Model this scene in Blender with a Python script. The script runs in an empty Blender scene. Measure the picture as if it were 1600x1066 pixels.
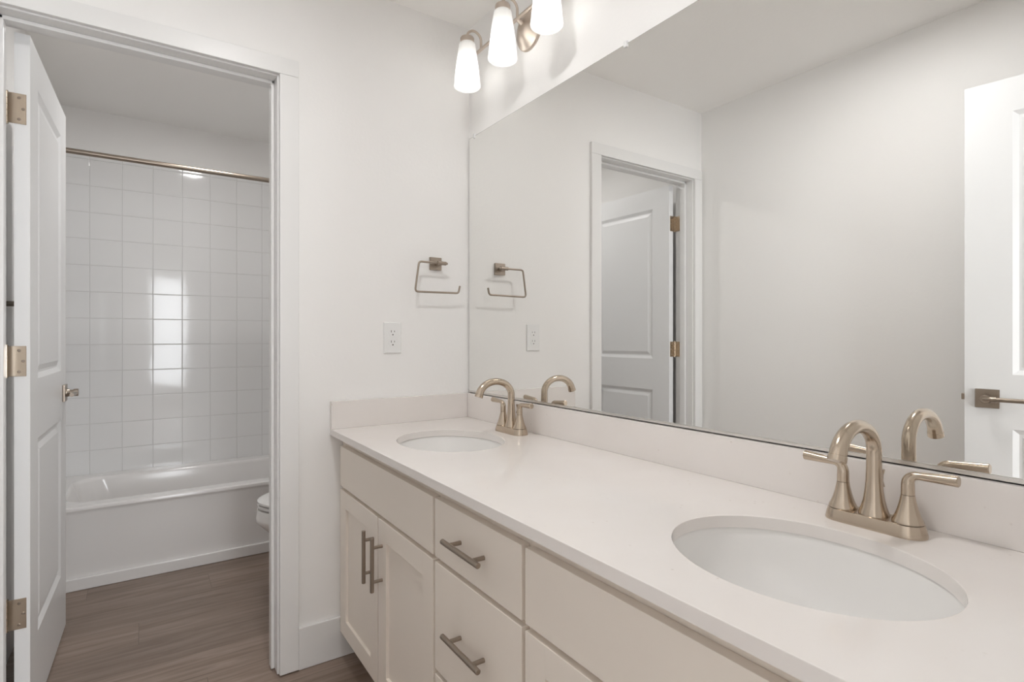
import bpy, bmesh, math, random
from mathutils import Vector, Matrix
PI = math.pi
scene = bpy.context.scene
COL = scene.collection
random.seed(7)

# ------------------------------------------------------------------ camera
cam_d = bpy.data.cameras.new('camera')
cam = bpy.data.objects.new('camera', cam_d)
COL.objects.link(cam)
cam.location = (-1.1336, -1.9938, 1.1572)
cam.rotation_euler = (PI / 2, 0, -0.5949)
cam_d.sensor_fit = 'HORIZONTAL'
cam_d.sensor_width = 36
cam_d.lens = 36 * 852.19 / 1600
cam_d.shift_y = -5.7 / 1600
cam_d.clip_start = 0.01
scene.camera = cam

# ------------------------------------------------------------------ world, daylight, exposure
scene.view_settings.view_transform = 'Standard'
scene.view_settings.look = 'None'
scene.view_settings.gamma = 1
scene.view_settings.exposure = EXPOSURE = 0.17
cy = scene.cycles
cy.use_denoising = True
cy.max_bounces = 14
cy.diffuse_bounces = 8
cy.glossy_bounces = 6
cy.sample_clamp_indirect = 20
cy.caustics_reflective = True
cy.blur_glossy = 0.5

world = bpy.data.worlds.new('daylight sky')
scene.world = world
world.use_nodes = True
wb = world.node_tree.nodes['Background']
wb.inputs['Color'].default_value = (0.85, 0.93, 1.0, 1)
wb.inputs['Strength'].default_value = 1.4

ad = bpy.data.lights.new('window_daylight', 'AREA')
ad.shape = 'RECTANGLE'
ad.size, ad.size_y = 2.0, 1.9
ad.energy = 104
ad.color = (0.95, 0.975, 1.0)
ao = bpy.data.objects.new('window_daylight', ad)
COL.objects.link(ao)
ao.location = (-0.05, -5.3, 1.25)
ao.rotation_euler = (PI / 2, 0, 0)           # looks towards +y, in through the bedroom window

# ------------------------------------------------------------------ materials
def mat(name, color, rough=0.5, metal=0.0, **kw):
    m = bpy.data.materials.new(name)
    m.use_nodes = True
    b = m.node_tree.nodes['Principled BSDF']
    b.inputs['Base Color'].default_value = (*color, 1)
    b.inputs['Roughness'].default_value = rough
    b.inputs['Metallic'].default_value = metal
    for k, v in kw.items():
        b.inputs[k].default_value = v
    return m

def N(m, t, **kw):
    n = m.node_tree.nodes.new(t)
    for k, v in kw.items():
        setattr(n, k, v)
    return n

def L(m, a, b):
    m.node_tree.links.new(a, b)

def noise_bump(m, scale, strength, dist=0.002, detail=3.0):
    tc = N(m, 'ShaderNodeTexCoord')
    no = N(m, 'ShaderNodeTexNoise')
    no.inputs['Scale'].default_value = scale
    no.inputs['Detail'].default_value = detail
    bp = N(m, 'ShaderNodeBump')
    bp.inputs['Strength'].default_value = strength
    bp.inputs['Distance'].default_value = dist
    L(m, tc.outputs['Object'], no.inputs['Vector'])
    L(m, no.outputs['Fac'], bp.inputs['Height'])
    L(m, bp.outputs['Normal'], m.node_tree.nodes['Principled BSDF'].inputs['Normal'])

M = {}
M['wall'] = mat('wall paint', (0.865, 0.857, 0.846), 0.55)
noise_bump(M['wall'], 85, 0.12, 0.003)
M['ceiling'] = mat('ceiling paint', (0.93, 0.92, 0.90), 0.8)
noise_bump(M['ceiling'], 60, 0.15, 0.003)
M['trim'] = mat('trim enamel', (0.80, 0.797, 0.79), 0.32)
M['door'] = mat('door enamel', (0.80, 0.805, 0.81), 0.35)
noise_bump(M['door'], 140, 0.03, 0.001)
M['cabinet'] = mat('cabinet paint', (0.83, 0.765, 0.69), 0.4)
M['dark_inside'] = mat('cabinet shadow board', (0.45, 0.41, 0.37), 0.6)
M['porcelain'] = mat('porcelain', (0.84, 0.83, 0.815), 0.08)
M['acrylic'] = mat('tub acrylic', (0.80, 0.785, 0.775), 0.12)
M['tile'] = mat('glazed tile', (0.79, 0.79, 0.79), 0.07)
noise_bump(M['tile'], 9, 0.10, 0.004, 1.0)
M['grout'] = mat('grout', (0.66, 0.655, 0.65), 0.8)
M['nickel'] = mat('brushed nickel', (0.54, 0.455, 0.365), 0.21, 1.0)
M['dull_nickel'] = mat('satin nickel', (0.36, 0.305, 0.255), 0.33, 1.0)
M['warm_nickel'] = mat('fixture nickel', (0.62, 0.54, 0.47), 0.35, 1.0)
M['chrome'] = mat('polished steel', (0.78, 0.76, 0.73), 0.3, 1.0)
M['mirror'] = mat('silvered glass', (0.90, 0.90, 0.885), 0.0, 1.0)
M['mirror_edge'] = mat('mirror edge', (0.30, 0.29, 0.27), 0.3)
M['white_plastic'] = mat('white plastic', (0.82, 0.82, 0.815), 0.3)
M['clear_plastic'] = mat('clear clip', (0.85, 0.85, 0.85), 0.2)
M['slot'] = mat('slot black', (0.02, 0.02, 0.02), 0.6)
M['rubber'] = mat('dark gap', (0.03, 0.03, 0.03), 0.7)

def quartz():
    m = mat('quartz', (0.80, 0.755, 0.725), 0.13)
    b = m.node_tree.nodes['Principled BSDF']
    tc = N(m, 'ShaderNodeTexCoord')
    # broad soft clouding
    n1 = N(m, 'ShaderNodeTexNoise'); n1.inputs['Scale'].default_value = 9; n1.inputs['Detail'].default_value = 4
    # small sparse flecks
    v = N(m, 'ShaderNodeTexVoronoi'); v.inputs['Scale'].default_value = 44; v.inputs['Randomness'].default_value = 1
    n2 = N(m, 'ShaderNodeTexNoise'); n2.inputs['Scale'].default_value = 55; n2.inputs['Detail'].default_value = 2
    n3 = N(m, 'ShaderNodeTexNoise'); n3.inputs['Scale'].default_value = 13; n3.inputs['Detail'].default_value = 2
    for n in (n1, v, n2, n3):
        L(m, tc.outputs['Object'], n.inputs['Vector'])
    r1 = N(m, 'ShaderNodeMapRange'); r1.inputs[1].default_value = 0.02; r1.inputs[2].default_value = 0.13; r1.inputs[3].default_value = 1; r1.inputs[4].default_value = 0
    L(m, v.outputs['Distance'], r1.inputs[0])
    r2 = N(m, 'ShaderNodeMapRange'); r2.inputs[1].default_value = 0.55; r2.inputs[2].default_value = 0.62
    L(m, n3.outputs['Fac'], r2.inputs[0])
    mu = N(m, 'ShaderNodeMath', operation='MULTIPLY')
    L(m, r1.outputs[0], mu.inputs[0]); L(m, r2.outputs[0], mu.inputs[1])
    mu2 = N(m, 'ShaderNodeMath', operation='MULTIPLY'); L(m, mu.outputs[0], mu2.inputs[0]); mu2.inputs[1].default_value = 0.55
    c1 = N(m, 'ShaderNodeMix', data_type='RGBA')
    c1.inputs[6].default_value = (0.775, 0.732, 0.70, 1); c1.inputs[7].default_value = (0.81, 0.778, 0.755, 1)
    L(m, n1.outputs['Fac'], c1.inputs[0])
    c2 = N(m, 'ShaderNodeMix', data_type='RGBA')
    c2.inputs[7].default_value = (0.50, 0.43, 0.37, 1)
    L(m, mu2.outputs[0], c2.inputs[0]); L(m, c1.outputs[2], c2.inputs[6])
    L(m, c2.outputs[2], b.inputs['Base Color'])
    return m
M['quartz'] = quartz()

def planks():
    m = mat('vinyl plank', (0.2, 0.16, 0.13), 0.42)
    b = m.node_tree.nodes['Principled BSDF']
    tc = N(m, 'ShaderNodeTexCoord')
    mp = N(m, 'ShaderNodeMapping'); mp.inputs['Location'].default_value = (1.147, -0.495, 0)
    L(m, tc.outputs['Object'], mp.inputs['Vector'])
    # every row of planks is pushed along by a fixed step
    sx = N(m, 'ShaderNodeSeparateXYZ'); L(m, mp.outputs['Vector'], sx.inputs[0])
    dv = N(m, 'ShaderNodeMath', operation='DIVIDE'); dv.inputs[1].default_value = 0.185; L(m, sx.outputs['Y'], dv.inputs[0])
    fl = N(m, 'ShaderNodeMath', operation='FLOOR'); L(m, dv.outputs[0], fl.inputs[0])
    st = N(m, 'ShaderNodeMath', operation='MULTIPLY_ADD'); st.inputs[1].default_value = -0.7485; L(m, fl.outputs[0], st.inputs[0]); L(m, sx.outputs['X'], st.inputs[2])
    cb = N(m, 'ShaderNodeCombineXYZ'); L(m, st.outputs[0], cb.inputs[0]); L(m, sx.outputs['Y'], cb.inputs[1])
    br = N(m, 'ShaderNodeTexBrick'); br.offset = 0; br.offset_frequency = 2
    br.inputs['Scale'].default_value = 1
    br.inputs['Brick Width'].default_value = 1.22; br.inputs['Row Height'].default_value = 0.185
    br.inputs['Mortar Size'].default_value = 0.0009; br.inputs['Mortar Smooth'].default_value = 0.2
    br.inputs['Color1'].default_value = (0, 0, 0, 1); br.inputs['Color2'].default_value = (1, 1, 1, 1); br.inputs['Mortar'].default_value = (0.5, 0.5, 0.5, 1)
    L(m, cb.outputs[0], br.inputs['Vector'])
    # grain: noise stretched along the plank, shifted per plank
    sc = N(m, 'ShaderNodeVectorMath', operation='MULTIPLY'); sc.inputs[1].default_value = (1.6, 22, 1)
    ad = N(m, 'ShaderNodeVectorMath', operation='ADD')
    mx = N(m, 'ShaderNodeVectorMath', operation='SCALE'); mx.inputs['Scale'].default_value = 7
    L(m, br.outputs['Color'], mx.inputs[0])
    L(m, mp.outputs['Vector'], sc.inputs[0]); L(m, sc.outputs[0], ad.inputs[0]); L(m, mx.outputs[0], ad.inputs[1])
    g = N(m, 'ShaderNodeTexNoise'); g.inputs['Scale'].default_value = 1.6; g.inputs['Detail'].default_value = 7; g.inputs['Roughness'].default_value = 0.62; g.inputs['Distortion'].default_value = 0.7
    L(m, ad.outputs[0], g.inputs['Vector'])
    rp = N(m, 'ShaderNodeValToRGB')
    e = rp.color_ramp.elements
    e[0].position = 0.30; e[0].color = (0.175, 0.124, 0.095, 1)
    e[1].position = 0.72; e[1].color = (0.335, 0.258, 0.212, 1)
    L(m, g.outputs['Fac'], rp.inputs[0])
    hs = N(m, 'ShaderNodeHueSaturation')
    vr = N(m, 'ShaderNodeMapRange'); vr.inputs[3].default_value = 0.86; vr.inputs[4].default_value = 1.16
    L(m, br.outputs['Color'], vr.inputs[0]); L(m, vr.outputs[0], hs.inputs['Value']); L(m, rp.outputs[0], hs.inputs['Color'])
    mm = N(m, 'ShaderNodeMix', data_type='RGBA'); mm.inputs[7].default_value = (0.13, 0.10, 0.08, 1)
    L(m, br.outputs['Fac'], mm.inputs[0]); L(m, hs.outputs[0], mm.inputs[6])
    L(m, mm.outputs[2], b.inputs['Base Color'])
    bp = N(m, 'ShaderNodeBump'); bp.inputs['Strength'].default_value = 0.15; bp.inputs['Distance'].default_value = 0.001
    L(m, g.outputs['Fac'], bp.inputs['Height']); L(m, bp.outputs['Normal'], b.inputs['Normal'])
    return m
M['planks'] = planks()

def shade_glass():
    m = bpy.data.materials.new('frosted lamp glass'); m.use_nodes = True
    nt = m.node_tree; nt.nodes.clear()
    out = N(m, 'ShaderNodeOutputMaterial')
    tr = N(m, 'ShaderNodeBsdfTranslucent'); tr.inputs['Color'].default_value = (0.62, 0.62, 0.61, 1)
    df = N(m, 'ShaderNodeBsdfDiffuse'); df.inputs['Color'].default_value = (0.78, 0.78, 0.77, 1)
    mx = N(m, 'ShaderNodeMixShader'); mx.inputs[0].default_value = 0.4
    L(m, tr.outputs[0], mx.inputs[1]); L(m, df.outputs[0], mx.inputs[2])
    L(m, mx.outputs[0], out.inputs['Surface'])
    return m
M['shade'] = shade_glass()

def emitter(name, color, s):
    m = bpy.data.materials.new(name); m.use_nodes = True
    nt = m.node_tree; nt.nodes.clear()
    out = N(m, 'ShaderNodeOutputMaterial'); em = N(m, 'ShaderNodeEmission')
    em.inputs['Color'].default_value = (*color, 1); em.inputs['Strength'].default_value = s
    L(m, em.outputs[0], out.inputs['Surface'])
    return m
M['lens'] = emitter('lit lens', (1.0, 0.98, 0.965), 112)
M['lens_bath_fill'] = emitter('added fill lens bath', (1.0, 0.99, 0.985), 150)  # fill lamp added to lift the bathroom brightness, no known fixture there
M['bulb'] = emitter('lit bulb', (1.0, 0.98, 0.955), 15)

# ------------------------------------------------------------------ mesh helpers
def BM():
    return bmesh.new()

def merge(bm, tmp, mtx=None):
    me = bpy.data.meshes.new('tmp')
    tmp.to_mesh(me); tmp.free()
    if mtx is not None:
        me.transform(mtx)
    bm.from_mesh(me)
    bpy.data.meshes.remove(me)

def box(bm, x0, x1, y0, y1, z0, z1, bev=0.0, seg=2):
    t = BM()
    vs = [t.verts.new((x, y, z)) for x in sorted((x0, x1)) for y in sorted((y0, y1)) for z in sorted((z0, z1))]
    for f in ((0, 1, 3, 2), (4, 6, 7, 5), (0, 4, 5, 1), (2, 3, 7, 6), (0, 2, 6, 4), (1, 5, 7, 3)):
        t.faces.new([vs[i] for i in f])
    if bev > 0:
        bmesh.ops.bevel(t, geom=list(t.edges), offset=bev, segments=seg, profile=0.5, affect='EDGES')
    merge(bm, t)
    return bm

def frame_axes(d):
    d = d.normalized()
    a = Vector((0, 0, 1)) if abs(d.z) < 0.9 else Vector((1, 0, 0))
    u = d.cross(a).normalized()
    return u, d.cross(u).normalized()

def tube(bm, pts, rad, n=16, caps=True):
    """round tube through pts; rad one number or one per point; parallel transported frame"""
    pts = [Vector(p) for p in pts]
    if not hasattr(rad, '__len__'):
        rad = [rad] * len(pts)
    t = BM(); rings = []
    tang = []
    for i in range(len(pts)):
        a = pts[max(i - 1, 0)]; b = pts[min(i + 1, len(pts) - 1)]
        tang.append((b - a).normalized())
    u, v = frame_axes(tang[0])
    for i, p in enumerate(pts):
        if i:
            q = tang[i - 1].rotation_difference(tang[i])
            u = q @ u
            u = (u - tang[i] * u.dot(tang[i])).normalized()
        v = tang[i].cross(u)
        rings.append([t.verts.new(p + (u * math.cos(2 * PI * k / n) + v * math.sin(2 * PI * k / n)) * rad[i]) for k in range(n)])
    for a, b in zip(rings, rings[1:]):
        for k in range(n):
            t.faces.new((a[k], a[(k + 1) % n], b[(k + 1) % n], b[k]))
    if caps:
        t.faces.new(list(reversed(rings[0]))); t.faces.new(rings[-1])
    bmesh.ops.recalc_face_normals(t, faces=list(t.faces))
    merge(bm, t)
    return bm

def arc(c, r, a0, a1, ax, ay, n=12):
    c = Vector(c); ax = Vector(ax); ay = Vector(ay)
    return [c + ax * r * math.cos(a0 + (a1 - a0) * i / n) + ay * r * math.sin(a0 + (a1 - a0) * i / n) for i in range(n + 1)]

def fillet(pts, r, n=6):
    """polyline with rounded corners"""
    P = [Vector(p) for p in pts]; out = [P[0]]
    for a, b, c in zip(P, P[1:], P[2:]):
        u = (a - b).normalized(); v = (c - b).normalized()
        half = math.acos(max(-1, min(1, u.dot(v)))) / 2
        d = min(r / math.tan(half), (a - b).length * 0.49, (c - b).length * 0.49)
        s, e = b + u * d, b + v * d
        for i in range(n + 1):
            t = i / n
            out.append((1 - t) ** 2 * s + 2 * t * (1 - t) * b + t * t * e)
    out.append(P[-1])
    return out

def lathe(bm, prof, n=32, c=(0, 0, 0), sx=1.0, sy=1.0, caps=True):
    """profile of (r, z), turned about the vertical through c"""
    t = BM(); rings = []
    for r, z in prof:
        rings.append([t.verts.new((c[0] + sx * r * math.cos(2 * PI * k / n), c[1] + sy * r * math.sin(2 * PI * k / n), c[2] + z)) for k in range(n)])
    for a, b in zip(rings, rings[1:]):
        for k in range(n):
            t.faces.new((a[k], a[(k + 1) % n], b[(k + 1) % n], b[k]))
    if caps:
        t.faces.new(list(reversed(rings[0]))); t.faces.new(rings[-1])
    bmesh.ops.recalc_face_normals(t, faces=list(t.faces))
    merge(bm, t)
    return bm

def loft(bm, loops, cap0=True, cap1=True):
    t = BM(); R = [[t.verts.new(p) for p in lp] for lp in loops]
    n = len(R[0])
    for a, b in zip(R, R[1:]):
        for k in range(n):
            t.faces.new((a[k], a[(k + 1) % n], b[(k + 1) % n], b[k]))
    if cap0: t.faces.new(list(reversed(R[0])))
    if cap1: t.faces.new(R[-1])
    bmesh.ops.recalc_face_normals(t, faces=list(t.faces))
    merge(bm, t)
    return bm

def rrect(x0, x1, y0, y1, r, z, n=8):
    out = []
    for cx_, cy_, a in ((x1 - r, y1 - r, 0), (x0 + r, y1 - r, PI / 2), (x0 + r, y0 + r, PI), (x1 - r, y0 + r, 1.5 * PI)):
        for i in range(n + 1):
            q = a + PI / 2 * i / n
            out.append((cx_ + r * math.cos(q), cy_ + r * math.sin(q), z))
    return out

def ell(cx_, cy_, ax, ay, z, n=48, p=2.0):
    out = []
    for k in range(n):
        q = 2 * PI * k / n
        c, s = math.cos(q), math.sin(q)
        out.append((cx_ + ax * math.copysign(abs(c) ** (2 / p), c), cy_ + ay * math.copysign(abs(s) ** (2 / p), s), z))
    return out

def obj(name, bm, m, parent=None, smooth=True, angle=35, label=None):
    me = bpy.data.meshes.new(name)
    bm.to_mesh(me); bm.free()
    me.materials.append(M[m])
    if smooth:
        for p in me.polygons: p.use_smooth = True
        me.set_sharp_from_angle(angle=math.radians(angle))
    o = bpy.data.objects.new(name, me)
    COL.objects.link(o)
    if smooth:
        wn = o.modifiers.new('weighted normals', 'WEIGHTED_NORMAL'); wn.keep_sharp = True; wn.weight = 100
    if parent is not None: o.parent = parent
    if label: o['label'] = label
    return o

def tag(o, label, cat, group=None, kind=None):
    o['label'] = label; o['category'] = cat
    if group: o['group'] = group
    if kind: o['kind'] = kind
    return o

def thing(name, label, cat, loc=(0, 0, 0), rotz=0.0, group=None, kind=None):
    o = bpy.data.objects.new(name, None)
    o.empty_display_size = 0.1
    COL.objects.link(o)
    o.location = loc; o.rotation_euler = (0, 0, rotz)
    return tag(o, label, cat, group, kind)

def copy_tree(o, parent=None):
    c = o.copy(); COL.objects.link(c)
    if parent is not None: c.parent = parent
    for ch in list(o.children):
        copy_tree(ch, c)
    return c

def struct(name, bm, m, label, cat, smooth=True):
    return tag(obj(name, bm, m, None, smooth), label, cat, None, 'structure')

# ------------------------------------------------------------------ room dimensions (metres)
XL, CH = -1.547, 2.447            # left wall, ceiling height;  mirror wall at x = 0, door wall at y = 0
WT = 0.115                        # thickness of the inner walls
YB = -1.965                       # back wall behind the camera
YT = 1.912                        # tiled wall at the back of the tub
JL, JR = -1.4645, -0.7537          # jamb faces of the bathroom door
HD = 2.05                         # underside of the head jamb

# ------------------------------------------------------------------ setting
struct('floor', box(BM(), -2.8, 1.3, -5.2, 2.03, -0.05, 0), 'planks', 'grey-brown wood-look plank floor running through both rooms', 'floor', False)
struct('ceiling', box(BM(), -2.8, 1.3, -5.2, 2.03, CH, CH + 0.1), 'ceiling', 'flat white ceiling seen above the shower and in the mirror', 'ceiling', False)
struct('wall_right', box(BM(), 0, 0.1, YB - WT, YT + WT, 0, CH), 'wall', 'white textured wall behind the long mirror', 'wall', False)
struct('wall_left', box(BM(), XL - 0.1, XL, YB - 0.001, YT + WT, 0, CH), 'wall', 'plain white wall reflected in the mirror', 'wall', False)
b = BM()
box(b, XL, JL - 0.019, 0, WT, 0, CH)
box(b, JR + 0.019, 0, 0, WT, 0, CH)
box(b, JL - 0.019, JR + 0.019, 0, WT, HD + 0.019, CH)
struct('wall_far', b, 'wall', 'white wall with the tub room doorway, towel ring and outlet', 'wall', False)
b = BM()
BL, BR = -1.405, -0.69            # opening of the entry door
box(b, -2.8, BL - 0.019, YB - WT, YB, 0, CH)
box(b, BR + 0.019, 1.3, YB - WT, YB, 0, CH)
box(b, BL - 0.019, BR + 0.019, YB - WT, YB, HD + 0.019, CH)
struct('wall_back', b, 'wall', 'wall with the entry doorway behind the camera', 'wall', False)
struct('wall_end', box(BM(), XL, 0, YT, YT + WT, 0, CH), 'wall', 'white painted wall above the shower tiles', 'wall', False)
# bedroom behind the camera that lets the daylight in
struct('wall_bedroom_left', box(BM(), -2.9, -2.8, -5.2, YB, 0, CH), 'wall', 'left wall of the room behind the camera', 'wall', False)
struct('wall_bedroom_right', box(BM(), 1.3, 1.4, -5.2, YB, 0, CH), 'wall', 'right wall of the room behind the camera', 'wall', False)
b = BM()
box(b, -2.8, -1.05, -5.2, -5.1, 0, CH); box(b, 0.95, 1.3, -5.2, -5.1, 0, CH)
box(b, -1.05, .95, -5.2, -5.1, 0, 0.3); box(b, -1.05, .95, -5.2, -5.1, 2.2, CH)
struct('wall_bedroom_back', b, 'wall', 'window wall of the room behind the camera', 'wall', False)
b = BM()
for x0, x1, z0, z1 in ((-1.05, -1.0, .3, 2.2), (.90, .95, .3, 2.2), (-1.0, .90, .3, .35), (-1.0, .90, 2.15, 2.2), (-.07, -.03, .35, 2.15)):
    box(b, x0, x1, -5.18, -5.12, z0, z1)
struct('window_1', b, 'trim', 'white framed window of the room behind the camera', 'window', False)

# door frame between bathroom and tub room: jambs with stops
b = BM()
box(b, JR, JR + 0.019, -0.001, WT + 0.001, 0.004, HD + 0.019, 0.0015)
box(b, JL - 0.019, JL, -0.001, WT + 0.001, 0.004, HD + 0.019, 0.0015)
box(b, JL, JR, -0.001, WT + 0.001, HD, HD + 0.019, 0.0015)
box(b, JR - 0.012, JR, 0.042, 0.078, 0.004, HD, 0.003)
box(b, JL, JL + 0.012, 0.042, 0.078, 0.004, HD, 0.003)
box(b, JL, JR, 0.042, 0.078, HD - 0.012, HD, 0.003)
struct('trim_1', b, 'trim', 'white door jamb with stop lining the tub room doorway', 'door frame')
CI = 0.005; CW = 0.0625; CT = 0.018
b = BM()
box(b, JR + CI, JR + CI + CW, -CT, -0.0005, 0.005, HD + CI + 0.0005, 0.003)
box(b, JL - CI - CW, JL - CI, -CT, -0.0005, 0.005, HD + CI + 0.0005, 0.003)
box(b, JL - CI - CW, JR + CI + CW, -CT, -0.0005, HD + CI, HD + CI + 0.0575, 0.003)
struct('trim_2', b, 'trim', 'flat white casing around the tub room doorway', 'door casing')
b = BM()
box(b, BL - 0.019, BL, YB - WT, YB, 0.004, HD + 0.019, 0.0015)
box(b, BR, BR + 0.019, YB - WT, YB, 0.004, HD + 0.019, 0.0015)
box(b, BL, BR, YB - WT, YB, HD, HD + 0.019, 0.0015)
box(b, BL - CI - CW, BL - CI, YB + 0.0005, YB + CT, 0.005, HD + CI, 0.003)
box(b, BR + CI, BR + CI + CW, YB + 0.0005, YB + CT, 0.005, HD + CI, 0.003)
box(b, BL - CI - CW, BR + CI + CW, YB + 0.0005, YB + CT, HD + CI, HD + CI + 0.0575, 0.003)
struct('trim_3', b, 'trim', 'white frame of the entry doorway behind the camera', 'door frame')
BH = 0.146
struct('baseboard_far', box(BM(), JR + CI + CW, -0.001, -0.014, -0.0003, 0.001, BH, 0.002), 'trim', 'white baseboard between door casing and vanity', 'baseboard')
struct('baseboard_left', box(BM(), XL + 0.0003, XL + 0.014, YB + 0.02, -0.019, 0.001, BH, 0.002), 'trim', 'white baseboard along the left bathroom wall', 'baseboard')
struct('baseboard_tub', box(BM(), XL + 0.0003, XL + 0.014, WT + 0.002, 1.168, 0.001, BH, 0.002), 'trim', 'white baseboard behind the open tub room door', 'baseboard')

# ------------------------------------------------------------------ glazed tiles round the tub
P = 0.15
def tile_field(bm, u0, u1, z0, z1, ustart, place):
    """square tiles on a wall; place(u0,u1,z0,z1) adds one pillowed tile"""
    k = math.floor((u0 - ustart) / P)
    u = ustart + k * P
    while u < u1 - 1e-4:
        a, c = max(u, u0), min(u + P, u1)
        if c - a > 0.012:
            for r in range(12):
                place(a + 0.001, c - 0.001, z1 - (r + 1) * P + 0.001, z1 - r * P - 0.001)
            place(a + 0.001, c - 0.001, z1 + 0.001, z1 + 0.026)
        u += P
TZ0, TZ1 = 0.365, 2.165
b = BM()
tile_field(b, XL + 0.008, -0.008, TZ0, TZ1, -1.384, lambda a, c, z0, z1: box(b, a, c, YT - 0.008, YT - 0.001, z0, z1, 0.003, 2))
for xs, xe in ((XL + 0.001, XL + 0.008), (-0.008, -0.001)):
    tile_field(b, 1.15, YT - 0.009, TZ0, TZ1, YT - 0.009 - 5 * P, lambda a, c, z0, z1: box(b, xs, xe, a, c, z0, z1, 0.003, 2))
wt = struct('wall_tiled', b, 'tile', 'glossy white square wall tiles around the bathtub', 'wall tiles')
g = BM()
box(g, XL + 0.0003, -0.0003, YT - 0.006, YT - 0.0003, TZ0 - 0.01, TZ1 + 0.024)
box(g, XL + 0.0003, XL + 0.006, 1.152, YT - 0.001, TZ0 - 0.01, TZ1 + 0.024)
box(g, -0.006, -0.0003, 1.152, YT - 0.001, TZ0 - 0.01, TZ1 + 0.024)
obj('grout', g, 'grout', wt, False, label='pale grey grout')

# ------------------------------------------------------------------ bathtub
TY0 = 1.18
t = thing('bathtub', 'white alcove bathtub in front of the tiled wall', 'bathtub', (-0.7735, 1.54, 0))
ox, oy = -0.7735, 1.54
def TL(x0, x1, y0, y1, r, z): return rrect(x0 - ox, x1 - ox, y0 - oy, y1 - oy, r, z)
X0, X1, Y1 = XL + 0.010, -0.010, YT - 0.010
b = BM()
loft(b, [TL(X0, X1, TY0 + 0.012, Y1, 0.003, 0.001), TL(X0, X1, TY0 + 0.010, Y1, 0.003, 0.345), TL(X0, X1, TY0 + 0.002, Y1, 0.004, 0.360),
         TL(X0, X1, TY0, Y1, 0.005, 0.366), TL(X0, X1, TY0 + 0.003, Y1, 0.005, 0.377), TL(X0, X1, TY0 + 0.012, Y1, 0.006, 0.382),
         TL(X0 + .085, X1 - .085, TY0 + .075, Y1 - .09, 0.13, 0.382), TL(X0 + .092, X1 - .092, TY0 + .083, Y1 - .098, 0.13, 0.378),
         TL(X0 + .10, X1 - .10, TY0 + .090, Y1 - .106, 0.13, 0.364), TL(X0 + .15, X1 - .11, TY0 + .105, Y1 - .125, 0.13, 0.24),
         TL(X0 + .20, X1 - .125, TY0 + .12, Y1 - .14, 0.12, 0.11), TL(X0 + .25, X1 - .16, TY0 + .16, Y1 - .18, 0.10, 0.075),
         TL(X0 + .32, X1 - .25, TY0 + .24, Y1 - .25, 0.08, 0.07)])
obj('shell', b, 'acrylic', t, True, 40)
obj('skirt_base', box(BM(), X0 - ox, X1 - ox, TY0 - 0.006 - oy, TY0 + 0.0115 - oy, 0.0, 0.056, 0.005, 3), 'acrylic', t)

t = thing('shower_rod', 'straight brushed nickel shower curtain rod above the bathtub', 'shower rod', (-0.7735, 1.19, 2.007))
obj('rod', tube(BM(), [(-0.772, 0, 0), (0.772, 0, 0)], 0.0125, 20), 'dull_nickel', t)
for s in (-1, 1):
    obj('flange', tube(BM(), [(s * 0.764, 0, 0), (s * 0.756, 0, 0), (s * 0.742, 0, 0)], [0.034, 0.032, 0.017], 24), 'dull_nickel', t)

# ------------------------------------------------------------------ toilet
t = thing('toilet', 'white toilet beside the bathtub, half hidden by the door casing', 'toilet', (0, 0.655, 0))
b = BM()
loft(b, [ell(-.36, 0, .235, .105, 0.0), ell(-.36, 0, .235, .105, .02), ell(-.35, 0, .205, .092, .10), ell(-.37, 0, .205, .10, .19), ell(-.42, 0, .225, .135, .26),
         ell(-.455, 0, .247, .172, .318), ell(-.462, 0, .256, .186, .337), ell(-.462, 0, .254, .186, .350), ell(-.462, 0, .248, .182, .388), ell(-.462, 0, .20, .14, .389)])
box(b, -.30, -.02, -.10, .10, .05, .39, .02, 3)
obj('bowl', b, 'porcelain', t, True, 50)
b = BM()
loft(b, [ell(-.455, 0, .222, .160, .390), ell(-.455, 0, .226, .162, .395), ell(-.457, 0, .252, .186, .396), ell(-.457, 0, .252, .186, .405), ell(-.457, 0, .246, .181, .408)])
obj('seat', b, 'porcelain', t, True, 40)
b = BM()
loft(b, [ell(-.455, 0, .225, .162, .409), ell(-.455, 0, .23, .165, .4145), ell(-.457, 0, .253, .187, .4155), ell(-.457, 0, .253, .187, .424), ell(-.456, 0, .235, .172, .432), ell(-.455, 0, .16, .12, .436)])
obj('lid', b, 'porcelain', t, True, 50)
obj('tank', box(BM(), -.205, -.012, -.215, .215, .395, .735, .022, 4), 'porcelain', t)
obj('tank_lid', box(BM(), -.215, -.010, -.225, .225, .736, .768, .010, 3), 'porcelain', t)
b = BM(); tube(b, [(-.205, -.16, .69), (-.222, -.16, .69)], .011); tube(b, [(-.220, -.165, .69), (-.222, -.10, .685)], .006)
obj('flush_lever', b, 'chrome', t)

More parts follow.
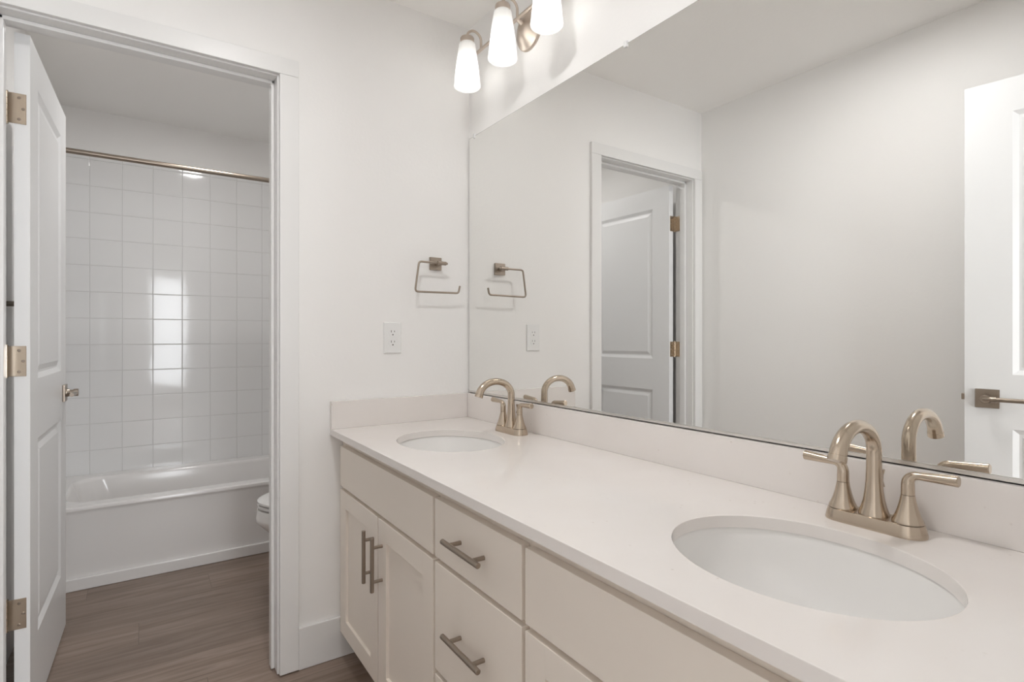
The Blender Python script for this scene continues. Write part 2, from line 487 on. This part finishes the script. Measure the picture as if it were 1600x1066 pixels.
# ------------------------------------------------------------------ two-panel doors
DW, DT, DH = 0.702, 0.035, 2.035
def door_leaf(parent, w=DW):
    """visible face at y=0 looking towards -y, hinge edge at x=0"""
    t = BM()
    xs = [0, 0.119, w - 0.127, w]
    zs = [0.008, 0.245, 0.845, 1.03, 1.925, DH + 0.005]
    for side in (0, 1):
        y = 0 if side == 0 else DT
        g = [[t.verts.new((x, y, z)) for z in zs] for x in xs]
        panels = []
        for i in range(3):
            for j in range(5):
                vs = [g[i][j], g[i + 1][j], g[i + 1][j + 1], g[i][j + 1]]
                f = t.faces.new(vs if side == 0 else list(reversed(vs)))
                if i == 1 and j in (1, 3): panels.append(f)
        for th, dp in ((0.004, -0.001), (0.016, -0.009), (0.007, 0.0), (0.018, 0.0065)):
            bmesh.ops.inset_individual(t, faces=panels, thickness=th, depth=dp, use_even_offset=True)
    x0, x1, z0, z1 = xs[0], xs[-1], zs[0], zs[-1]
    for q in (((x0, 0, z0), (x0, 0, z1), (x0, DT, z1), (x0, DT, z0)), ((x1, 0, z0), (x1, DT, z0), (x1, DT, z1), (x1, 0, z1)),
              ((x0, 0, z1), (x1, 0, z1), (x1, DT, z1), (x0, DT, z1)), ((x0, 0, z0), (x0, DT, z0), (x1, DT, z0), (x1, 0, z0))):
        t.faces.new([t.verts.new(p) for p in q])
    bmesh.ops.remove_doubles(t, verts=list(t.verts), dist=1e-5)
    return obj('leaf', t, 'door', parent, True, 12)

def lever_set(parent, x, z, hand=-1):
    """square rose with a lever pointing to the hinge, on both faces"""
    for side in (0, 1):
        s = -1 if side == 0 else 1
        y0 = 0 if side == 0 else DT
        r = obj('rose', box(BM(), x - .0325, x + .0325, y0 + s * .0005, y0 + s * .009, z - .0325, z + .0325, .0015), 'dull_nickel', parent)
        b = BM()
        tube(b, [(x, y0 + s * .009, z), (x, y0 + s * .012, z), (x, y0 + s * .02, z)], [.0165, .0165, .0135], 20)
        tube(b, [(x, y0 + s * .02, z), (x, y0 + s * .030, z), (x, y0 + s * .031, z), (x, y0 + s * .0455, z), (x, y0 + s * .0465, z)], [.0115, .0115, .0145, .0145, .0135], 24)
        pts = fillet([(x + .006, y0 + s * .038, z), (x - .03, y0 + s * .040, z), (x - .115, y0 + s * .038, z)], .03)
        tube(b, pts, [.0095] * 2 + [.0075] * (len(pts) - 2), 14)
        obj('lever', b, 'dull_nickel', r)

# door between the two rooms, open into the tub room
d1 = thing('door_1', 'white two-panel door standing open into the tub room', 'door', (-1.4068, 0.1165, 0.0), math.radians(88.6), None, 'structure')
door_leaf(d1)
lever_set(d1, DW - 0.062, 0.94)
def hinge(parent, z):
    b = BM()
    # leaf let into the door edge, pin barrel, leaf on the jamb
    box(b, -.0022, .0004, .008, .0500, z - .044, z + .044, .0008, 1)
    kx, ky = .0045, .0525
    for i in range(5):
        za = z - .044 + i * .0176
        tube(b, [(kx - .002, ky, za + .0006), (kx - .002, ky, za + .017)], .0058, 14)
    tube(b, [(kx - .002, ky, z - .047), (kx - .002, ky, z - .044)], .0045, 12)
    tube(b, [(kx - .002, ky, z + .044), (kx - .002, ky, z + .048)], .0045, 12)
    box(b, -.038, .003, .0545, .0575, z - .044, z + .044, .0008, 1)
    h = obj('hinge', b, 'nickel', parent)
    s = BM()
    for yy, zz in ((.024, .031), (.015, 0), (.024, -.031)):
        tube(s, [(-.0022, yy, z + zz), (-.0034, yy, z + zz)], [.0042, .003], 10)
    obj('screws', s, 'dull_nickel', h)
for z in (1.82, 1.088, 0.355): hinge(d1, z)

# entry door standing open against the left wall (seen in the mirror)
EH = Vector((-1.380, -1.957)); EE = Vector((-1.3030, -1.2880)); ev = EE - EH
d2 = thing('door_2', 'white two-panel entry door with square nickel rose, seen in the mirror', 'door', (EE.x - ev.normalized().x * DW, EE.y - ev.normalized().y * DW, 0), math.atan2(ev.y, ev.x), None, 'structure')
door_leaf(d2)
lever_set(d2, DW - 0.062, 0.945)
obj('latch', box(BM(), DW, DW + .011, .011, .024, .935, .957, .001, 1), 'dull_nickel', d2)
for z in (1.82, 1.088, 0.355):
    b = BM(); tube(b, [(-.003, DT + .006, z - .044), (-.003, DT + .006, z + .044)], .006, 12)
    obj('hinge', b, 'nickel', d2)

# towel bar on the wall behind the open door
t = thing('towel_bar', 'dark nickel towel bar glimpsed through the gap behind the tub room door', 'towel bar', (XL, 0.72, 1.272))
obj('bar', tube(BM(), [(.062, -.24, 0), (.062, .24, 0)], .008), 'dull_nickel', t)
for s in (-1, 1):
    b = BM(); box(b, .001, .010, s * .215 - .025, s * .215 + .025, -.025, .025, .002); tube(b, [(.010, s * .215, 0), (.070, s * .215, 0)], .009)
    obj('bracket', b, 'dull_nickel', t)

# ------------------------------------------------------------------ vanity
FX, FF = -0.55, -0.53             # front faces, face frame
ZT = 0.806                        # underside of the worktop
def shaker(x_face, ya, yb, z0, z1, st=0.061, depth=0.009):
    """frame-and-panel door, front at x_face facing -x"""
    y0, y1 = min(ya, yb), max(ya, yb)
    b = BM(); xb = x_face + 0.0195
    box(b, x_face, xb, y0, y0 + st, z0, z1, .0018); box(b, x_face, xb, y1 - st, y1, z0, z1, .0018)
    box(b, x_face, xb, y0 + st - .001, y1 - st + .001, z0, z0 + st - .002, .0018); box(b, x_face, xb, y0 + st - .001, y1 - st + .001, z1 - st + .002, z1, .0018)
    box(b, x_face + depth, xb - .002, y0 + st - .004, y1 - st + .004, z0 + st - .006, z1 - st + .006)
    return b

def bar_pull(parent, p, axis):
    """straight bar handle with two posts; p on the front face, axis 'y' or 'z'"""
    b = BM(); a = Vector((0, 1, 0)) if axis == 'y' else Vector((0, 0, 1)); p = Vector(p)
    c = p + Vector((-.031, 0, 0))
    tube(b, [c - a * .0795, c - a * .0785, c + a * .0785, c + a * .0795], [.0052, .006, .006, .0052], 16)
    for s in (-1, 1):
        tube(b, [p + a * s * .05, c + a * s * .05], .0048, 14)
    return obj('handle', b, 'dull_nickel', parent)

def carcass(w, solid_right=True):
    b = BM(); h = w / 2
    for s in (-1, 1):
        box(b, FF + .002, -.002, s * h, s * (h - .012), .10, ZT - .0005)
    box(b, FF + .002, -.002, -h, h, .10, .115)
    box(b, -.010, -.002, -h, h, .10, ZT - .001)
    box(b, -.46, -.445, -h, h, .0005, .10)                                     # toe board
    # face frame
    box(b, FF, FF + .019, -h, -h + .035, .10, ZT - .0005, .0008, 1); box(b, FF, FF + .019, h - .035, h, .10, ZT - .0005, .0008, 1)
    box(b, FF, FF + .019, -h + .034, h - .034, ZT - .06, ZT - .0005); box(b, FF, FF + .019, -h + .034, h - .034, .10, .135)
    box(b, FF, FF + .019, -h + .034, h - .034, .60, .64)
    return b

ZF0, ZF1, ZD0, ZD1 = 0.629, 0.770, 0.107, 0.6165
YA, YC, YD = -0.4128, -0.9808, -1.5488        # centres of the three units
SW, CWD = 0.7595, 0.3765
def sink_base(label, y):
    t = thing('vanity_cabinet', label, 'cabinet', (0, y, 0), 0, 'sink base cabinets of the vanity')
    h = SW / 2 - .0045
    obj('body', carcass(SW), 'cabinet', t)
    obj('false_front', box(BM(), FX, FX + .0195, -h, h, ZF0, ZF1, .0018), 'cabinet', t)
    for s in (1, -1):
        d = obj('door', shaker(FX, s * h, s * .0045, ZD0, ZD1), 'cabinet', t)
        bar_pull(d, (FX, s * .0365, .4925), 'z')
    return t
c1 = sink_base('off-white sink base cabinet with two shaker doors beside the door wall', YA)
obj('filler', box(BM(), FF, FF + .019, SW / 2, SW / 2 + .031, .10, ZT - .0005, .0008, 1), 'cabinet', c1)
c2 = copy_tree(c1); c2.location = (0, YD, 0)
c2['label'] = 'off-white sink base cabinet under the nearer sink, cut off by the frame'
for ch in list(c2.children):
    if ch.name.startswith('filler'):
        ch.location.y = -SW - .031
t = thing('drawer_cabinet', 'off-white three-drawer cabinet between the two sink cabinets', 'cabinet', (0, YC, 0))
obj('body', carcass(CWD), 'cabinet', t)
h = CWD / 2 - .006
for z0, z1 in ((ZF0, ZF1), (.359, .617), (ZD0, .347)):
    d = obj('drawer', box(BM(), FX, FX + .0195, -h, h, z0, z1, .0018), 'cabinet', t)
    bar_pull(d, (FX, .003, (z0 + z1) / 2 + .002), 'y')

# worktop with two oval cut-outs
CT0, CT1 = ZT, 0.828
SX, SAX, SAY = -0.315, 0.164, 0.197
SY = (-0.43, -1.556)
def slab_with_holes():
    t = BM()
    def loop(pts):
        vs = [t.verts.new(p) for p in pts]
        return [t.edges.new((vs[i], vs[(i + 1) % len(vs)])) for i in range(len(vs))]
    ed = loop([(-.576, YB + .0005, CT1), (-.0005, YB + .0005, CT1), (-.0005, -.0005, CT1), (-.576, -.0005, CT1)])
    for y in SY: ed += loop(ell(SX, y, SAX, SAY, CT1, 72))
    bmesh.ops.triangle_fill(t, use_beauty=True, use_dissolve=False, edges=ed)
    for f in t.faces:
        if f.normal.z < 0: f.normal_flip()
    r = bmesh.ops.extrude_face_region(t, geom=list(t.faces))
    vs = [v for v in r['geom'] if isinstance(v, bmesh.types.BMVert)]
    bmesh.ops.translate(t, verts=vs, vec=(0, 0, CT0 - CT1))
    bmesh.ops.recalc_face_normals(t, faces=list(t.faces))
    sharp = [e for e in t.edges if len(e.link_faces) == 2 and e.calc_face_angle() > 1.0 and all(abs(v.co.z - CT1) < 1e-5 for v in e.verts)]
    bmesh.ops.bevel(t, geom=sharp, offset=.0018, segments=2, profile=.5, affect='EDGES')
    return t
tag(obj('countertop', slab_with_holes(), 'quartz', None, True, 30), 'cream quartz countertop with two oval sink cut-outs', 'countertop')
SH = 0.0995
tag(obj('backsplash', box(BM(), -.020, -.0005, YB + .001, -.0005, CT1, CT1 + SH, .0012), 'quartz'), 'long cream quartz backsplash under the mirror', 'backsplash')
tag(obj('backsplash', box(BM(), -.576, -.0205, -.020, -.0005, CT1, CT1 + SH, .0012), 'quartz'), 'short cream quartz side splash against the door wall', 'backsplash')

# sinks
def sink(label, y):
    t = thing('sink', label, 'sink', (SX, y, CT0), 0, 'undermount sinks in the countertop')
    prof = [(1.12, -.001), (1.02, -.001), (1.012, -.006), (1.0, -.02), (.97, -.05), (.91, -.085), (.80, -.115), (.62, -.134), (.40, -.143), (.16, -.147), (.125, -.150)]
    loops = [ell(0, 0, SAX * s, SAY * s, z, 64, 2.0) for s, z in prof]
    outer = [ell(0, 0, SAX * s + .008, SAY * s + .008, z - .008, 64, 2.0) for s, z in reversed(prof[2:])] + [ell(0, 0, SAX * 1.12, SAY * 1.12, -.010, 64)]
    b = BM(); loft(b, loops + outer + [loops[0]], False, False)
    bmesh.ops.remove_doubles(b, verts=list(b.verts), dist=1e-6)
    obj('basin', b, 'porcelain', t, True, 50)
    d = BM(); lathe(d, [(.0, -.149), (.019, -.149), (.022, -.1462), (.024, -.1455), (.026, -.1462), (.026, -.152)], 32, caps=False)
    obj('drain', d, 'nickel', t)
    return t
s1 = sink('oval white undermount sink at the far end of the counter', SY[0])
s2 = copy_tree(s1); s2.location = (SX, SY[1], CT0); s2['label'] = 'oval white undermount sink in the foreground'

# ------------------------------------------------------------------ centerset faucets (user side is -x)
def faucet(label, y):
    t = thing('faucet', label, 'faucet', (-.078, y, CT1), 0, 'centerset faucets behind the sinks')
    def stad(hl, r, z, n=12):
        return [(r * math.sin(q) * 1.0, hl + r * math.cos(q), z) for q in [PI / 2 - PI * i / n for i in range(n + 1)]] + \
               [(r * math.sin(q), -hl + r * math.cos(q), z) for q in [-PI / 2 - PI * i / n for i in range(n + 1)]]
    b = BM(); loft(b, [stad(.0505, .0285, 0), stad(.0505, .0285, .003), stad(.0505, .0272, .009), stad(.0505, .0255, .0155), stad(.0505, .0240, .0200), stad(.0505, .022, .0212)])
    obj('base_plate', b, 'nickel', t, True, 40)
    # spout: flared riser, half-circle arch towards the basin
    R, zc = .0642, .1315
    pts = [Vector((0, 0, z)) for z in (.020, .024, .034, .046, .062, .080, .100, .122)]
    rad = [.0235, .0232, .0196, .0166, .0144, .0128, .0120, .0118]
    pts += arc((-R, 0, zc), R, 0, PI * 168 / 180, (1, 0, 0), (0, 0, .745), 24)
    rad += [.0118 - .0008 * math.sin(PI * i / 24) + .0014 * (i / 24) ** 2 for i in range(25)]
    e = pts[-1]; dv = (pts[-1] - pts[-2]).normalized()
    pts += [e + dv * .003, e + dv * .0034, e + dv * .0125]; rad += [.0134, .0141, .0143]
    s = BM(); tube(s, pts, rad, 28)
    obj('spout', s, 'nickel', t, True, 40)
    for sgn in (1, -1):
        hy = sgn * .0508
        c = BM(); lathe(c, [(.0228, .0212), (.0228, .0240), (.0196, .0305), (.0162, .0395), (.0132, .0505), (.0112, .0600), (.0101, .0670)], 32, (0, hy, 0))
        h = obj('handle', c, 'nickel', t, True, 40)
        l = BM()
        bend = fillet([(0, hy, .0677), (0, hy, .1005), (0, hy + sgn * .068, .1035)], .021, 10)
        bend = bend[:-1] + [bend[-2].lerp(bend[-1], q / 8) for q in range(1, 9)]
        pp, tip = [], []
        nb = 11
        for i, q in enumerate(bend):
            f = i / nb if i <= nb else 1.0
            g = max(0.0, (i - nb) / (len(bend) - 1 - nb))
            pp.append(q); tip.append(.0100 - .0034 * f + .0026 * g)
        pp.append(pp[-1] + (pp[-1] - pp[-2]).normalized() * .0012); tip.append(.0078)
        tube(l, pp, tip, 22)
        obj('lever', l, 'nickel', h, True, 40)
    r = BM(); lathe(r, [(.0025, .020), (.0025, .064), (.0055, .066), (.0030, .076), (.0034, .086), (.0055, .094), (.0058, .096)], 14, (.026, -.001, 0))
    obj('lift_rod', r, 'nickel', t)
    return t
f1 = faucet('brushed nickel two-handle faucet behind the far sink', SY[0] + .001)
f2 = copy_tree(f1); f2.location = (-.078, -1.560, CT1); f2['label'] = 'brushed nickel two-handle faucet behind the foreground sink'

# ------------------------------------------------------------------ mirror
MY0, MY1, MZ0, MZ1 = -0.008, -1.93, 0.931, 1.985
t = thing('wall_mirror', 'large frameless mirror filling the wall above the backsplash', 'mirror', (0, (MY0 + MY1) / 2, MZ0))
yo = (MY0 + MY1) / 2
b = BM(); box(b, -.0055, -.0008, MY1 - yo, MY0 - yo, 0, MZ1 - MZ0)
obj('backing', b, 'mirror_edge', t, False)
b = BM(); vs = [b.verts.new(p) for p in ((-.006, MY0 - .0012 - yo, .001), (-.006, MY1 + .0012 - yo, .001), (-.006, MY1 + .0012 - yo, MZ1 - MZ0 - .0015), (-.006, MY0 - .0012 - yo, MZ1 - MZ0 - .0015))]
b.faces.new(vs)
bmesh.ops.recalc_face_normals(b, faces=list(b.faces))
obj('glass', b, 'mirror', t, False)
b = BM(); box(b, -.0095, -.0075, MY1 - yo, MY0 - yo, -.0028, .006); box(b, -.0095, -.0005, MY1 - yo, MY0 - yo, -.0030, -.0006)
obj('bottom_channel', b, 'chrome', t, False)
for y in (-.052, -.90, -1.80):
    obj('clip', box(BM(), -.0105, -.0008, y - .006 - yo, y + .006 - yo, MZ1 - MZ0 - .010, MZ1 - MZ0 + .008, .002), 'clear_plastic', t)

# ------------------------------------------------------------------ towel ring and outlet on the door wall
t = thing('towel_ring', 'brushed nickel open towel ring with square plate above the outlet', 'towel ring', (-.160, 0, 1.4525))
obj('wall_plate', box(BM(), -.0255, .0255, -.011, -.0005, -.0255, .0255, .0015), 'dull_nickel', t)
b = BM()
tube(b, [(.004, -.011, -.002), (.004, -.052, -.002)], .0085, 18)
tube(b, [(-.012, -.050, -.002), (.024, -.050, -.002)], .0075, 18); tube(b, [(.024, -.050, -.002), (.031, -.050, -.002)], .0045, 14)
obj('post', b, 'dull_nickel', t)
pts = fillet([(.020, -.050, -.002), (-.091, -.050, -.002), (-.108, -.050, -.119), (.081, -.050, -.117), (.087, -.050, -.088)], .013, 7)
obj('ring', tube(BM(), pts, .0040, 14), 'dull_nickel', t)

t = thing('outlet', 'white duplex outlet on the door wall below the towel ring', 'outlet', (-.3405, 0, 1.1555))
b = BM(); loft(b, [[(x, -.0004, z) for x, z in ((-.0355, -.0595), (.0355, -.0595), (.0355, .0595), (-.0355, .0595))],
                   [(x, -.003, z) for x, z in ((-.0355, -.0595), (.0355, -.0595), (.0355, .0595), (-.0355, .0595))],
                   [(x, -.0062, z) for x, z in ((-.0325, -.0565), (.0325, -.0565), (.0325, .0565), (-.0325, .0565))]])
obj('cover_plate', b, 'white_plastic', t, True, 20)
for s in (1, -1):
    zc = s * .0195
    b = BM(); lp = []
    for y in (-.006, -.0074, -.0078):
        k = 1 if y > -.0075 else .95
        lp.append([(k * .0165 * math.cos(q), y, zc + k * max(-.0140, min(.0140, .0175 * math.sin(q)))) for q in [2 * PI * i / 40 for i in range(40)]])
    loft(b, lp)
    r = obj('receptacle', b, 'white_plastic', t, True, 30)
    b = BM()
    box(b, -.0075, -.0055, -.0080, -.0076, zc + .001, zc + .009); box(b, .0055, .0075, -.0080, -.0076, zc + .002, zc + .008)
    tube(b, [(0, -.0076, zc - .0075), (0, -.0080, zc - .0075)], .0026, 12)
    obj('slots', b, 'slot', r)
obj('screw', tube(BM(), [(0, -.006, 0), (0, -.0072, 0)], .0032, 12), 'white_plastic', t)

# ------------------------------------------------------------------ vanity lights
def vanity_light(label, y):
    t = thing('vanity_light', label, 'wall light', (0, y, 2.245), 0)
    # domed round plate on the wall
    b = BM(); prof = [(.074, 0.0005), (.074, .006), (.070, .012), (.058, .016), (.042, .028), (.026, .036), (.010, .039)]
    lathe(b, prof, 40)
    b.transform(Matrix.Rotation(-PI / 2, 4, 'Y'))
    bmesh.ops.recalc_face_normals(b, faces=list(b.faces))
    obj('backplate', b, 'warm_nickel', t, True, 40)
    b = BM(); tube(b, [(-.056, -.30, .020), (-.056, .30, .020)], .0062, 16); tube(b, [(-.036, 0, .010), (-.056, 0, .020)], .009, 14)
    for s in (-1, 1): tube(b, [(-.056, s * .298, .020), (-.056, s * .306, .020)], [.0085, .006], 16)
    obj('bar', b, 'warm_nickel', t)
    for k in (-1, 0, 1):
        yy = k * .2455
        b = BM()
        tube(b, [(-.056, yy, .020), (-.056, yy, .050)] + arc((-.0865, yy, .050), .0305, 0, PI, (1, 0, 0), (0, 0, 1.0), 14)[1:] + [(-.117, yy, .044)], .0048, 12)
        obj('arm', b, 'warm_nickel', t)
        b = BM(); lathe(b, [(.008, .0475), (.024, .0465), (.0262, .0425), (.0262, .0215)], 28, (-.117, yy, 0))
        c = obj('socket_cup', b, 'warm_nickel', t, True, 40)
        b = BM(); lathe(b, [(.0255, .0262), (.0305, .021), (.0365, -.02), (.0435, -.075), (.0490, -.122), (.0505, -.134), (.0500, -.139), (.0475, -.142), (.0445, -.1425)], 40, (-.117, yy, 0), caps=False)
        sh = obj('shade', b, 'shade', t, True, 60, label='frosted white glass shade')
        b = BM(); bmesh.ops.create_uvsphere(b, u_segments=24, v_segments=14, radius=.027)
        b.transform(Matrix.Translation((-.117, yy, -.082)))
        obj('bulb', b, 'bulb', sh)
    return t
vanity_light('three-lamp brushed nickel wall light above the mirror by the door wall', -.4345)

# flush ceiling lights: one in the tub room, one added near the entry door as fill (both above the frame)
def ceiling_light(label, x, y, lens):
    t = thing('ceiling_light', label, 'ceiling light', (x, y, CH), 0, 'flush round ceiling lights')
    b = BM(); lathe(b, [(.075, -.012), (.100, -.012), (.105, -.006), (.105, -.0005), (.075, -.0005)], 40, caps=False)
    obj('trim_ring', b, 'white_plastic', t, True, 40)
    b = BM(); lathe(b, [(.0745, -.004), (.0745, -.008), (.072, -.0095)], 40)
    obj('lens', b, lens, t)
ceiling_light('round flush ceiling light of the tub room, above the door head', -.82, .88, 'lens')
ceiling_light('added unseen round fill light on the bathroom ceiling near the entry door', -.82, -1.06, 'lens_bath_fill')
